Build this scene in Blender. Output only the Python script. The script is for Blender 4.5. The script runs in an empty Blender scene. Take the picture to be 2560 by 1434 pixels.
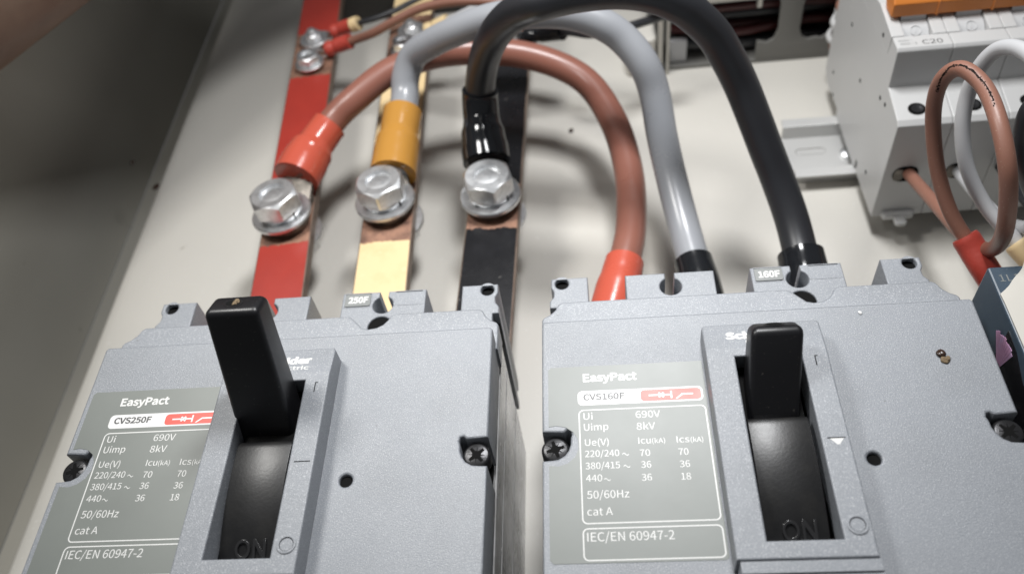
import bpy, bmesh, math, random
from mathutils import Vector, Matrix, geometry

MM = 0.001                       # everything below is written in millimetres
random.seed(7)
scene = bpy.context.scene
COL = scene.collection

# ------------------------------------------------------------------ camera
F_PX = 2140.05
CAM_C = Vector((80.70, -89.26, 256.60))
CR = ((0.99289998, 0.01816988, -0.11755634),      # image right
      (-0.05962631, -0.77911703, -0.62403634),    # image down
      (-0.10292885, 0.62661512, -0.77250188))     # forward
cam_data = bpy.data.cameras.new('camera')
cam = bpy.data.objects.new('camera', cam_data)
COL.objects.link(cam)
cam.matrix_world = Matrix(((CR[0][0], -CR[1][0], -CR[2][0], CAM_C.x * MM),
                           (CR[0][1], -CR[1][1], -CR[2][1], CAM_C.y * MM),
                           (CR[0][2], -CR[1][2], -CR[2][2], CAM_C.z * MM),
                           (0, 0, 0, 1)))
cam_data.sensor_width = 36.0
cam_data.lens = F_PX / 2560 * 36.0
cam_data.clip_start = 0.01
cam_data.clip_end = 20.0
cam_data.dof.use_dof = True
cam_data.dof.focus_distance = 0.214
cam_data.dof.aperture_fstop = 13.0
scene.camera = cam

# ------------------------------------------------------------------ light
world = bpy.data.worlds.new('World')
scene.world = world
world.use_nodes = True
world.node_tree.nodes['Background'].inputs[0].default_value = (0.95, 0.97, 1.0, 1)
world.node_tree.nodes['Background'].inputs[1].default_value = 0.125


def area_lamp(name, loc, aim, sx, sy, watts, color, spread=180):
    d = bpy.data.lights.new(name, 'AREA')
    d.shape = 'RECTANGLE'
    d.size = sx * MM
    d.size_y = sy * MM
    d.energy = watts
    d.color = color
    d.spread = math.radians(spread)
    o = bpy.data.objects.new(name, d)
    COL.objects.link(o)
    o.location = Vector(loc) * MM
    o.rotation_euler = (Vector(aim) - Vector(loc)).to_track_quat('-Z', 'Y').to_euler()
    return o


area_lamp('cabinet_lamp', (-95, 155, 350), (70, 60, 20), 70, 70, 0.36, (1.0, 0.985, 0.955), 120)
area_lamp('work_lamp', (112, 205, 380), (78, 70, 30), 62, 84, 0.70, (0.985, 0.99, 1.0), 115)

scene.view_settings.view_transform = 'Standard'
scene.view_settings.look = 'None'
scene.view_settings.exposure = -0.08
scene.view_settings.gamma = 1.0
scene.view_settings.use_curve_mapping = False
scene.cycles.use_denoising = True
scene.cycles.max_bounces = 8


# ------------------------------------------------------------------ helpers
def at(px, py, z):
    """the point of the plane z = const (mm in front of the mounting plate) seen in direction (px, py)"""
    a, b = (px - 1280) / F_PX, (py - 717) / F_PX
    r = Vector([CR[0][i] * a + CR[1][i] * b + CR[2][i] for i in range(3)])
    return CAM_C + r * ((z - CAM_C.z) / r.z)


def tag(o, label=None, cat=None, group=None, kind=None):
    if label: o['label'] = label
    if cat: o['category'] = cat
    if group: o['group'] = group
    if kind: o['kind'] = kind
    return o


def thing(name, loc, label, cat, group=None):
    o = bpy.data.objects.new(name, None)
    COL.objects.link(o)
    o.empty_display_size = 0.01
    o.location = Vector(loc) * MM
    return tag(o, label, cat, group)


def edge_shading(bm, angle):
    """smooth shading that breaks at creases and at the rim of every flat face"""
    for e in bm.edges:
        if len(e.link_faces) != 2:
            e.smooth = False
            continue
        an = e.calc_face_angle(0)
        flat = any(not f.smooth for f in e.link_faces)
        e.smooth = not (an > math.radians(angle) or (flat and an > math.radians(2)))
    for f in bm.faces: f.smooth = True


class MB:
    """collects shapes (mm) and links them as one mesh object"""
    def __init__(self):
        self.v, self.f, self.mi, self.mats, self.flat = [], [], [], [], []

    def add(self, V, F, mat, flat=None):
        self.flat += flat if flat else [False] * len(F)
        if mat not in self.mats: self.mats.append(mat)
        k, n = self.mats.index(mat), len(self.v)
        self.v += [Vector(p) for p in V]
        self.f += [[i + n for i in f] for f in F]
        self.mi += [k] * len(F)
        return self

    def box(self, x0, x1, y0, y1, z0, z1, mat):
        return self.prism([(x0, y0), (x1, y0), (x1, y1), (x0, y1)], z0, z1, mat)

    def prism(self, poly, z0, z1, mat, M=None, taper=None):
        """polygon (counter-clockwise in its plane) extruded from z0 to z1; M maps local to mm"""
        n = len(poly)
        top = poly if taper is None else taper
        V = [Vector((p[0], p[1], z0)) for p in poly] + [Vector((p[0], p[1], z1)) for p in top]
        if M is not None: V = [M @ p for p in V]
        F = [list(range(n))[::-1], list(range(n, 2 * n))]
        F += [[i, (i + 1) % n, n + (i + 1) % n, n + i] for i in range(n)]
        return self.add(V, F, mat, [True] * len(F))

    def tube(self, pts, radii, mat, seg=24, caps=True, flat=None):
        pts = [Vector(p) for p in pts]
        if not hasattr(radii, '__len__'): radii = [radii] * len(pts)
        t = (pts[1] - pts[0]).normalized()
        nrm = t.orthogonal().normalized()
        V, F = [], []
        for i, p in enumerate(pts):
            a, b = pts[max(i - 1, 0)], pts[min(i + 1, len(pts) - 1)]
            t2 = (b - a)
            t2 = t2.normalized() if t2.length > 1e-9 else t
            nrm = (nrm - t2 * nrm.dot(t2)).normalized()
            bi = t2.cross(nrm)
            t = t2
            for k in range(seg):
                an = 2 * math.pi * k / seg
                V.append(p + nrm * (math.cos(an) * radii[i]) + bi * (math.sin(an) * radii[i]))
        for i in range(len(pts) - 1):
            for k in range(seg):
                k2 = (k + 1) % seg
                F.append([i * seg + k, i * seg + k2, (i + 1) * seg + k2, (i + 1) * seg + k])
        if caps:
            F.append(list(range(seg))[::-1])
            F.append(list(range((len(pts) - 1) * seg, len(pts) * seg)))
        return self.add(V, F, mat)

    def lathe(self, prof, mat, M=None, seg=48):
        """profile of (radius, height) turned about local z"""
        V, F = [], []
        for r, h in prof:
            for k in range(seg):
                a = 2 * math.pi * k / seg
                V.append(Vector((r * math.cos(a), r * math.sin(a), h)))
        if M is not None: V = [M @ p for p in V]
        for i in range(len(prof) - 1):
            for k in range(seg):
                k2 = (k + 1) % seg
                F.append([i * seg + k, i * seg + k2, (i + 1) * seg + k2, (i + 1) * seg + k])
        if prof[0][0] > 0.001: F.append(list(range(seg))[::-1])
        if prof[-1][0] > 0.001: F.append(list(range((len(prof) - 1) * seg, len(prof) * seg)))
        return self.add(V, F, mat)

    def slab(self, outline, holes, z0, z1, mat, bev=0.0, M=None, res=2):
        """flat plate with holes and rounded edges between z0 and z1"""
        cu = bpy.data.curves.new('tmp', 'CURVE')
        cu.dimensions = '2D'
        cu.fill_mode = 'BOTH'
        for poly in [outline] + list(holes):
            sp = cu.splines.new('POLY')
            sp.points.add(len(poly) - 1)
            for i, p in enumerate(poly): sp.points[i].co = (p[0], p[1], 0, 1)
            sp.use_cyclic_u = True
        cu.extrude = (z1 - z0) / 2 - bev
        cu.bevel_depth = bev
        cu.bevel_resolution = res
        cu.offset = -bev
        V, F = curve_mesh(cu)
        zc = (z0 + z1) / 2
        flat = []
        for f in F:                                   # the two broad faces stay flat, the rounded rim is smooth
            a, b, c = (V[f[k]] for k in (0, 1, 2))
            nn = (b - a).cross(c - a)
            flat.append(nn.length > 0 and abs(nn.z) > 0.999 * nn.length)
        V = [Vector((p.x, p.y, p.z + zc)) for p in V]
        if M is not None: V = [M @ p for p in V]
        return self.add(V, F, mat, flat)

    def text(self, s, x0, x1, y, cap, z, mat, depth=0.0, bold=0.0, M=None, slant=0.0):
        """text fitted between x0 and x1 on the baseline y with the given capital height"""
        cu = bpy.data.curves.new('tmp', 'FONT')
        cu.body = s
        cu.size = 1.0
        cu.extrude = 0.0
        cu.offset = bold * 0.8
        cu.resolution_u = 4
        if SANS: cu.font = SANS
        V, F = curve_mesh(cu)
        xs = [p.x for p in V]
        a, b = min(xs), max(xs)
        ky = cap / cap_unit()
        kx = (x1 - x0) / (b - a) if x1 is not None else ky
        if depth:
            n = len(V)
        V = [Vector((x0 + (p.x - a) * kx + slant * p.y * ky, y + p.y * ky, z)) for p in V]
        if M is not None: V = [M @ p for p in V]
        return self.add(V, F, mat)

    def weld(self):
        return self

    def build(self, name, parent=None, loc=(0, 0, 0), bevel=0.0, seg=2, angle=38, rot=None, smooth=True, bev_angle=35):
        me = bpy.data.meshes.new(name)
        bm = bmesh.new()
        vs = [bm.verts.new(p * MM) for p in self.v]
        for f, k, fl in zip(self.f, self.mi, self.flat):
            if len(set(f)) < 3: continue
            try:
                fc = bm.faces.new([vs[i] for i in f])
            except ValueError:
                continue
            fc.material_index = k
            fc.smooth = not (smooth and fl)                # False marks a flat face until the edges are set below
        bm.normal_update()
        if bevel:
            es = [e for e in bm.edges if len(e.link_faces) == 2 and e.calc_face_angle(0) > math.radians(bev_angle)]
            bmesh.ops.bevel(bm, geom=es, offset=bevel * MM, offset_type='OFFSET', segments=seg, profile=0.5, affect='EDGES', clamp_overlap=True)
        edge_shading(bm, angle) if smooth else None
        bm.to_mesh(me)
        bm.free()
        for m in self.mats: me.materials.append(m)
        o = bpy.data.objects.new(name, me)
        COL.objects.link(o)
        o.location = Vector(loc) * MM
        if rot: o.rotation_euler = rot
        if parent: o.parent = parent
        return o


def plain_sans():
    """the plain sans-serif that ships inside Blender; None keeps the built-in default"""
    try:
        import os
        return bpy.data.fonts.load(os.path.join(bpy.utils.system_resource('DATAFILES', path='fonts'), 'Noto Sans CJK Regular.woff2'))
    except Exception:
        return None


SANS = plain_sans()
CAP = []


def cap_unit():
    """height of a capital letter at size 1 in the font in use"""
    if not CAP:
        cu = bpy.data.curves.new('tmp', 'FONT')
        cu.body = 'H'
        if SANS: cu.font = SANS
        V, F = curve_mesh(cu)
        CAP.append(max(p.y for p in V) - min(p.y for p in V))
    return CAP[0]


def curve_mesh(cu):
    ob = bpy.data.objects.new('tmp', cu)
    COL.objects.link(ob)
    dg = bpy.context.evaluated_depsgraph_get()
    me = bpy.data.meshes.new_from_object(ob.evaluated_get(dg))
    bm = bmesh.new()
    bm.from_mesh(me)
    bmesh.ops.remove_doubles(bm, verts=bm.verts, dist=1e-4)
    bm.verts.ensure_lookup_table()
    V = [v.co.copy() for v in bm.verts]
    F = [[v.index for v in f.verts] for f in bm.faces]
    bm.free()
    bpy.data.meshes.remove(me)
    bpy.data.objects.remove(ob)
    bpy.data.curves.remove(cu)
    return V, F


def circle(cx, cy, r, n=28, a0=0.0, a1=2 * math.pi):
    full = abs(a1 - a0 - 2 * math.pi) < 1e-6
    m = n if full else n + 1
    return [(cx + r * math.cos(a0 + (a1 - a0) * k / n), cy + r * math.sin(a0 + (a1 - a0) * k / n)) for k in range(m)]


def rrect(x0, x1, y0, y1, r, n=5):
    P = []
    for cx, cy, a in ((x1 - r, y1 - r, 0), (x0 + r, y1 - r, 90), (x0 + r, y0 + r, 180), (x1 - r, y0 + r, 270)):
        P += [(cx + r * math.cos(math.radians(a + 90 * k / n)), cy + r * math.sin(math.radians(a + 90 * k / n))) for k in range(n + 1)]
    return P


def spline(pts, n=10):
    """Catmull-Rom through the points (tuples of any length)"""
    P = [tuple(p) for p in pts]
    P = [tuple(2 * a - b for a, b in zip(P[0], P[1]))] + P + [tuple(2 * a - b for a, b in zip(P[-1], P[-2]))]
    out = []
    for i in range(1, len(P) - 2):
        for k in range(n):
            t = k / n
            out.append(tuple(0.5 * ((2 * b) + (-a + c) * t + (2 * a - 5 * b + 4 * c - d) * t * t + (-a + 3 * b - 3 * c + d) * t ** 3)
                             for a, b, c, d in zip(P[i - 1], P[i], P[i + 1], P[i + 2])))
    out.append(P[-2])
    return out


# ------------------------------------------------------------------ materials
def material(name, color, rough=0.5, metal=0.0, spec=0.5, bump=None, var=None, coat=0.0, sparkle=None, sss=0.0, rvar=0.06, dust=None):
    """bump = (scale per m, strength, distance mm); var = (scale, other colour, low, high); sparkle = (scale, colour, threshold)"""
    m = bpy.data.materials.new(name)
    m.use_nodes = True
    nt = m.node_tree
    N, L = nt.nodes, nt.links
    b = N['Principled BSDF']
    b.inputs['Base Color'].default_value = (*color, 1)
    b.inputs['Roughness'].default_value = rough
    b.inputs['Metallic'].default_value = metal
    b.inputs['Specular IOR Level'].default_value = spec
    b.inputs['Coat Weight'].default_value = coat
    b.inputs['Coat Roughness'].default_value = 0.08
    if sss:
        b.inputs['Subsurface Weight'].default_value = sss
        b.inputs['Subsurface Radius'].default_value = (0.004, 0.0015, 0.0008)
        b.inputs['Subsurface Scale'].default_value = 1.0
    tc = N.new('ShaderNodeTexCoord')
    col = None
    def noise(scale, detail=3, rough_=0.55):
        n = N.new('ShaderNodeTexNoise')
        n.inputs['Scale'].default_value = scale
        n.inputs['Detail'].default_value = detail
        n.inputs['Roughness'].default_value = rough_
        L.new(tc.outputs['Object'], n.inputs['Vector'])
        return n
    if var:
        n = noise(var[0])
        r = N.new('ShaderNodeMapRange')
        r.inputs[1].default_value, r.inputs[2].default_value = var[2], var[3]
        L.new(n.outputs[0], r.inputs[0])
        mx = N.new('ShaderNodeMix')
        mx.data_type = 'RGBA'
        mx.inputs[6].default_value = (*color, 1)
        mx.inputs[7].default_value = (*var[1], 1)
        L.new(r.outputs[0], mx.inputs[0])
        col = mx.outputs[2]
    if sparkle:
        n = noise(sparkle[0], 1, 0.5)
        r = N.new('ShaderNodeMapRange')
        r.inputs[1].default_value, r.inputs[2].default_value = sparkle[2], sparkle[2] + 0.12
        L.new(n.outputs[0], r.inputs[0])
        mx = N.new('ShaderNodeMix')
        mx.data_type = 'RGBA'
        if col: L.new(col, mx.inputs[6])
        else: mx.inputs[6].default_value = (*color, 1)
        mx.inputs[7].default_value = (*sparkle[1], 1)
        L.new(r.outputs[0], mx.inputs[0])
        col = mx.outputs[2]
    if col: L.new(col, b.inputs['Base Color'])
    rn = noise(38, 5, 0.65)
    rr = N.new('ShaderNodeMapRange')
    rr.inputs[1].default_value, rr.inputs[2].default_value = 0.3, 0.7
    rr.inputs[3].default_value, rr.inputs[4].default_value = max(0.03, rough - rvar), min(1.0, rough + rvar)
    L.new(rn.outputs[0], rr.inputs[0])
    L.new(rr.outputs[0], b.inputs['Roughness'])
    if dust:
        n = noise(dust[0], 2, 0.6)
        r = N.new('ShaderNodeMapRange')
        r.inputs[1].default_value, r.inputs[2].default_value = dust[2], dust[2] + 0.05
        L.new(n.outputs[0], r.inputs[0])
        mx = N.new('ShaderNodeMix')
        mx.data_type = 'RGBA'
        if col: L.new(col, mx.inputs[6])
        else: mx.inputs[6].default_value = (*color, 1)
        mx.inputs[7].default_value = (*dust[1], 1)
        L.new(r.outputs[0], mx.inputs[0])
        L.new(mx.outputs[2], b.inputs['Base Color'])
    if bump:
        n = noise(bump[0], 4)
        bp = N.new('ShaderNodeBump')
        bp.inputs['Strength'].default_value = bump[1]
        bp.inputs['Distance'].default_value = bump[2] * MM
        L.new(n.outputs[0], bp.inputs['Height'])
        L.new(bp.outputs[0], b.inputs['Normal'])
    return m


M = dict(
    plate=material('cream_powder_coat', (0.62, 0.598, 0.548), 0.42, bump=(900, 0.25, 0.12), var=(9, (0.57, 0.555, 0.51), 0.45, 0.7), sparkle=(700, (0.66, 0.645, 0.605), 0.66), dust=(130, (0.40, 0.37, 0.32), 0.735)),
    wall=material('shade_toned_paint', (0.42, 0.405, 0.36), 0.5, bump=(900, 0.25, 0.12), var=(6, (0.36, 0.345, 0.30), 0.4, 0.7), dust=(140, (0.22, 0.20, 0.17), 0.74)),  # the plate's paint darkened, the wall's shade put into the colour
    grey=material('moulded_grey_plastic', (0.230, 0.246, 0.270), 0.43, spec=0.8, bump=(4200, 1.0, 0.10), var=(45, (0.205, 0.219, 0.238), 0.45, 0.75), sparkle=(4000, (0.43, 0.445, 0.47), 0.585), dust=(300, (0.10, 0.098, 0.095), 0.76), rvar=0.05),  # bright flecks put the glints of the grain into the colour
    greyside=material('smooth_sidelit_grey', (0.34, 0.34, 0.34), 0.24, spec=0.8, bump=(1500, 0.2, 0.05), var=(130, (0.24, 0.235, 0.23), 0.42, 0.62)),  # lighter than the cover: light on the case sides is in the colour
    black=material('black_plastic', (0.0075, 0.0075, 0.009), 0.36, spec=0.45, bump=(1800, 0.12, 0.05), sparkle=(1500, (0.06, 0.055, 0.05), 0.70)),
    slide=material('worn_black_plastic', (0.009, 0.009, 0.0095), 0.36, spec=0.5, bump=(1400, 0.35, 0.06), var=(160, (0.016, 0.0155, 0.015), 0.45, 0.7)),
    support=material('dark_grey_insulator', (0.045, 0.042, 0.038), 0.6),
    lit_relief=material('highlit_black_lettering', (0.022, 0.022, 0.023), 0.24, spec=0.6),  # slide's black made lighter and glossier, highlight put into the colour
    dark=material('cavity_shade_and_marks', (0.006, 0.006, 0.006), 0.8, spec=0.1),  # near-black for marks, and painted as the shade inside holes and gaps
    label=material('satin_label_foil', (0.165, 0.180, 0.165), 0.46, spec=0.75, bump=(120, 0.08, 0.3), dust=(260, (0.09, 0.095, 0.088), 0.765), rvar=0.015, var=(60, (0.152, 0.166, 0.152), 0.4, 0.75)),
    white=material('white_print', (0.72, 0.72, 0.70), 0.42),
    pill=material('white_panel_print', (0.74, 0.74, 0.73), 0.38),
    red_print=material('red_print', (0.72, 0.085, 0.06), 0.38),
    grey_print=material('grey_print', (0.075, 0.075, 0.075), 0.42),
    tag=material('grey_tag', (0.21, 0.22, 0.215), 0.4),
    screw=material('black_oxide_screw', (0.035, 0.035, 0.037), 0.34, metal=0.6, bump=(1500, 0.4, 0.1)),
    zinc=material('zinc_plated_steel', (0.84, 0.85, 0.86), 0.40, metal=1.0, bump=(2600, 0.10, 0.03), var=(420, (0.64, 0.65, 0.66), 0.45, 0.7)),
    tin=material('tinned_lug', (0.16, 0.148, 0.132), 0.5, metal=1.0, bump=(500, 0.3, 0.1), var=(200, (0.30, 0.27, 0.24), 0.45, 0.7)),
    copper=material('tarnished_copper', (0.40, 0.225, 0.155), 0.46, metal=0.55, bump=(900, 0.25, 0.08), var=(230, (0.20, 0.115, 0.085), 0.42, 0.68)),
    copper_edge=material('brown_copper_edge', (0.21, 0.155, 0.12), 0.45, metal=0.4, bump=(900, 0.3, 0.1), var=(120, (0.13, 0.09, 0.07), 0.4, 0.7)),
    red_paint=material('red_bar_paint', (0.36, 0.034, 0.022), 0.42, bump=(350, 0.12, 0.15), var=(70, (0.31, 0.029, 0.02), 0.4, 0.75)),
    yellow_paint=material('yellow_bar_paint', (0.74, 0.57, 0.32), 0.52, bump=(260, 0.4, 0.25), var=(110, (0.69, 0.51, 0.27), 0.5, 0.75), sparkle=(180, (0.80, 0.66, 0.42), 0.70)),
    black_paint=material('black_bar_paint', (0.009, 0.009, 0.0105), 0.27, bump=(220, 0.3, 0.2), var=(90, (0.014, 0.014, 0.016), 0.5, 0.75), sparkle=(420, (0.16, 0.15, 0.14), 0.74)),
    red_sleeve=material('red_heat_shrink', (0.50, 0.092, 0.056), 0.22, bump=(140, 0.35, 0.35)),
    amber_sleeve=material('amber_heat_shrink', (0.46, 0.225, 0.045), 0.20, bump=(140, 0.3, 0.35)),
    black_sleeve=material('black_heat_shrink', (0.010, 0.011, 0.013), 0.15, bump=(120, 0.08, 0.3)),
    red_rough=material('red_sleeve_matt', (0.46, 0.058, 0.04), 0.48, bump=(700, 0.6, 0.15)),
    brown_cable=material('brown_pvc', (0.265, 0.110, 0.080), 0.32, bump=(600, 0.12, 0.05), var=(30, (0.24, 0.098, 0.071), 0.4, 0.7)),
    brown_wire=material('dusty_brown_pvc', (0.25, 0.118, 0.083), 0.46, bump=(1400, 0.3, 0.05), sparkle=(2200, (0.46, 0.32, 0.26), 0.70)),
    grey_cable=material('grey_pvc', (0.30, 0.31, 0.33), 0.30, bump=(600, 0.1, 0.05)),
    grey_wire=material('light_grey_pvc', (0.47, 0.475, 0.485), 0.42, bump=(900, 0.15, 0.05)),
    black_cable=material('black_pvc', (0.019, 0.020, 0.0235), 0.38, spec=0.65, bump=(600, 0.12, 0.05)),
    ink=material('black_wire_print', (0.012, 0.01, 0.009), 0.8, spec=0.1),
    mcb=material('white_polyamide', (0.53, 0.53, 0.525), 0.42, bump=(1200, 0.12, 0.05)),
    toggle=material('white_toggle', (0.55, 0.555, 0.56), 0.36),
    orange=material('orange_plastic', (0.62, 0.20, 0.035), 0.42, bump=(700, 0.1, 0.05)),
    rail=material('zinc_rail', (0.60, 0.60, 0.59), 0.38, metal=0.35, bump=(500, 0.08, 0.05)),
    duct=material('grey_duct_plastic', (0.17, 0.167, 0.155), 0.5, bump=(700, 0.1, 0.05)),
    beige=material('beige_paper', (0.56, 0.54, 0.49), 0.55, bump=(400, 0.15, 0.1), var=(40, (0.62, 0.59, 0.53), 0.5, 0.8)),
    navy=material('blue_grey_plastic', (0.050, 0.078, 0.108), 0.42, bump=(2200, 0.3, 0.06), var=(60, (0.042, 0.064, 0.09), 0.4, 0.7), sparkle=(2600, (0.16, 0.18, 0.21), 0.68)),
    gloss=material('glossy_black_film', (0.010, 0.010, 0.012), 0.16),
    holo=material('iridescent_pink_foil', (0.72, 0.40, 0.62), 0.28, metal=0.2, var=(240, (0.58, 0.44, 0.72), 0.5, 0.75)),
    skin=material('skin', (0.215, 0.145, 0.105), 0.52, bump=(420, 0.35, 0.25), var=(55, (0.17, 0.105, 0.075), 0.4, 0.7), sss=0.1),
    red_wire=material('dark_red_pvc', (0.05, 0.006, 0.006), 0.4),
    dirt=material('brown_dirt', (0.035, 0.018, 0.011), 0.25, bump=(900, 0.5, 0.2)),
    fluff=material('tan_fluff', (0.20, 0.145, 0.085), 0.9, bump=(2500, 1.0, 0.3)),
)

# ------------------------------------------------------------------ the setting
mb = MB()
prof = [(-101, 0), (-105, -0.1), (-110, -0.4), (-115, -0.9), (-118.5, -1.5), (-120.3, -2.4), (-121, -4.0), (-121, -16)]
ys = [-220, 620]
V, F = [], []
full = [(560, 0)] + prof + [(-119, -16), (-119, -8), (560, -8)]
for x, z in full:
    for y in ys: V.append((x, y, z))
n = len(full)
for i in range(n):
    j = (i + 1) % n
    F.append([2 * i, 2 * i + 1, 2 * j + 1, 2 * j])
mb.add(V, F, M['plate'])
tag(mb.build('mounting_plate', angle=60), 'cream painted mounting plate that everything is bolted to', 'mounting plate', kind='structure')

mb = MB()
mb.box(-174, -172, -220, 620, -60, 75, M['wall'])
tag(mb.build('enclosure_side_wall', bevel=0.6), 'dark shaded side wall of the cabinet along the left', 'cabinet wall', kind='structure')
mb = MB()
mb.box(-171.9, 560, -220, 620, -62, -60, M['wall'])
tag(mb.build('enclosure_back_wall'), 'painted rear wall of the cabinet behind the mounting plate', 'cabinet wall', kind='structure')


# ------------------------------------------------------------------ moulded case circuit breakers
def notch(sign):
    """outline of the cover edge around a cover screw, going up the right edge for sign = +1"""
    return [(sign * x, y) for x, y in ((52.5, 1.4), (50.6, 1.5), (48.9, 1.7), (47.4, 2.6), (46.5, 3.9), (46.0, 5.4), (45.9, 7.2), (45.6, 8.0), (45.9, 8.9), (46.7, 9.1), (47.4, 8.4), (52.5, 8.7))]


def add_screw(parent, x, y, z, turn):
    m = MB()
    T = Matrix.Translation((x, y, z))
    m.lathe([(3.2, -4), (3.25, -0.7), (3.0, -0.2), (2.6, 0.0), (0.0, 0.0)], M['screw'], T, 40)
    for k in range(4):
        a = turn + k * math.pi / 2
        R = T @ Matrix.Rotation(a, 4, 'Z')
        m.prism([(0.6, -0.5), (2.15, -0.34), (2.15, 0.34), (0.6, 0.5)], -0.6, 0.05, M['dark'], R)  # recess shade drawn as a near-black cross on the head
        R = T @ Matrix.Rotation(a + math.pi / 4, 4, 'Z')
        m.prism([(0.9, -0.12), (2.0, -0.03), (2.0, 0.03), (0.9, 0.12)], -0.4, 0.045, M['dark'], R)
    m.lathe([(1.05, -0.5), (1.05, 0.055), (0.0, 0.055)], M['dark'], T, 24)
    return m.build('cover_screw', parent)


def make_breaker(loc, label, rating, frame, group, handle, hole):
    root = thing('circuit_breaker', loc, label, 'circuit breaker', group)
    G = M['grey']
    # --- base case
    m = MB()
    m.box(-51.9, 51.9, -80, 50.0, 0, 65.0, M['greyside'])
    # side ribs, seam steps
    for s in (-1, 1):
        xa, xb = sorted((s * 51.9, s * 52.6))
        m.box(xa, xb, -80, 47.5, 0, 30, M['greyside'])
        m.box(xa, xb, -80, 46.0, 31.0, 52, M['greyside'])
        m.box(xa, xb, -80, 44.0, 53.0, 64.6, M['greyside'])
    case = m.build('case', root, bevel=0.35)
    # --- terminal barriers and ears
    m = MB()
    for s in (-1, 1):
        P = [(s * x, y) for x, y in ((40.5, 50.02), (51.0, 50.02), (49.8, 50.4), (49.8, 56.8), (51.6, 56.8), (51.6, 59.2), (50.5, 60.8), (50.4, 62.6), (51.2, 64.2), (51.1, 67.4), (40.6, 67.4))]
        P = [P[0]] + P[2:]
        if s < 0: P = P[::-1]
        m.slab(P, [circle(s * 48.05, 65.45, 1.95)], 12, 65.3, G, 0.45)
        xa, xb = sorted((s * 50.0, s * 51.3))
        m.box(xa, xb, 50.1, 56.5, 50, 60.5, M['dark'])  # near-black filler stands for the shade in the ear gap
        m.lathe([(1.9, 0), (1.9, 0.1), (0, 0.1)], M['dark'], Matrix.Translation((s * 48.05, 65.45, 63.6)), 24)  # shade of the ear hole, painted as a disc
        # keyhole blocks
        xi, xo, xc = 5.0, 29.95, 17.4
        ring = circle(xc, 62.2, 3.05, 22, math.radians(115), math.radians(425))
        P = [(xi, 50.02), (xo, 50.02), (xo, 67.1), (xc + 1.3, 67.1)] + [(x, y) for x, y in ring[::-1]] + [(xc - 1.3, 67.1), (xi, 67.1)]
        P = [(s * x, y) for x, y in P]
        if s < 0: P = P[::-1]
        m.slab(P, [circle(s * xc, 54.3, 3.6)], 12, 65.3, G, 0.4)
        m.lathe([(3.55, 0), (3.55, 0.2), (0, 0.2)], M['dark'], Matrix.Translation((s * xc, 54.3, 64.6)), 28)  # near-black disc close to the rim paints the hole's shade
    m.build('terminal_barrier', root)
    # raised frames round the tag recesses on the right barrier block
    m = MB()
    for x0, x1 in ((5.6, 13.9), (20.6, 29.3)):
        m.slab(rrect(x0, x1, 61.6, 66.9, 0.5), [rrect(x0 + 0.22, x1 - 0.22, 61.82, 66.68, 0.35)], 65.28, 65.38, M['dark'] if False else G, 0.0)
    m.slab(rrect(5.8, 13.7, 66.45, 66.72, 0.1), [], 65.3, 65.34, M['dark'], 0)
    m.slab(rrect(20.9, 29.1, 66.45, 66.68, 0.1), [], 65.3, 65.34, M['dark'], 0)
    m.build('tag_frame', root)
    m = MB()
    m.slab(rrect(5.95, 13.6, 61.95, 66.4, 0.6), [], 65.30, 65.62, M['tag'], 0.08)
    m.text(frame, 6.95, 12.9, 63.15, 2.05, 65.64, M['white'], bold=0.018)
    m.build('rating_tag', root)
    # --- stepped ledge
    L = [(-53.0, 38), (53.0, 38), (53.0, 45.9), (52.5, 46.7), (51.0, 47.5), (49.5, 49.0), (48.6, 50.9), (47.6, 51.5), (24.3, 51.5), (23.2, 50.9), (22.4, 49.4), (21.2, 48.0), (19.5, 47.1), (17.4, 46.8), (15.6, 47.3), (14.4, 48.6), (12.9, 50.2), (11.8, 51.2), (10.8, 51.5), (-47.6, 51.5), (-48.6, 50.9), (-49.5, 49.0), (-51.0, 47.5), (-52.5, 46.7), (-53.0, 45.9)]
    m = MB()
    m.slab(L, [], 65.6, 74.6, G, 0.5)
    m.build('cover_ledge', root)
    # --- front cover
    P = [(-52.0, -40.5), (52.0, -40.5), (52.5, -40.0)] + notch(1) + [(52.5, 39.8), (51.9, 40.5), (-51.9, 40.5), (-52.5, 39.8)] + notch(-1)[::-1] + [(-52.5, -40.0)]
    m = MB()
    m.slab(P, [circle(19.7, -1.1, 1.55), [(-9.5, -30), (9.5, -30), (9.5, 24), (-9.5, 24)]], 66.0, 81.0, G, 0.55)
    m.box(-51.8, 51.8, -40.2, 38.5, 65.5, 67.5, M['dark'])
    m.lathe([(1.5, 0), (1.5, 0.2), (0, 0.2)], M['dark'], Matrix.Translation((19.7, -1.1, 79.9)), 24)  # trip hole's shade as a near-black disc
    m.build('front_cover', root)
    # --- rating label with its print
    m = MB()
    arc = [(-49.3 + 5.2 * math.cos(a), 5.0 + 5.2 * math.sin(a)) for a in [math.radians(d) for d in (-109, -85, -60, -35, -10, 15, 40, 65, 90, 109)]]
    P = [(-50.2, -22.6), (-14.6, -22.6), (-14.0, -22.0), (-14.0, 26.3), (-50.3, 26.3), (-51.0, 25.6)] + arc[::-1] + [(-51.0, -21.8)]
    P = P[::-1]
    m.slab(P, [], 80.9, 81.08, M['label'], 0.0)
    z = 81.10
    W = M['white']
    m.text('EasyPact', -42.6, -29.7, 21.9, 2.1, z, W, bold=0.016)
    m.slab(rrect(-44.0, -14.75, 15.35, 19.25, 1.1), [], 81.0, z, M['pill'], 0)
    m.text(rating, -42.7, -32.9, 16.75, 1.6, z + 0.02, M['grey_print'], bold=0.016)
    m.slab(rrect(-29.2, -15.15, 15.75, 18.8, 0.9), [], 81.0, z + 0.02, M['red_print'], 0)
    zz = z + 0.04
    yb = 17.25
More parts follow.
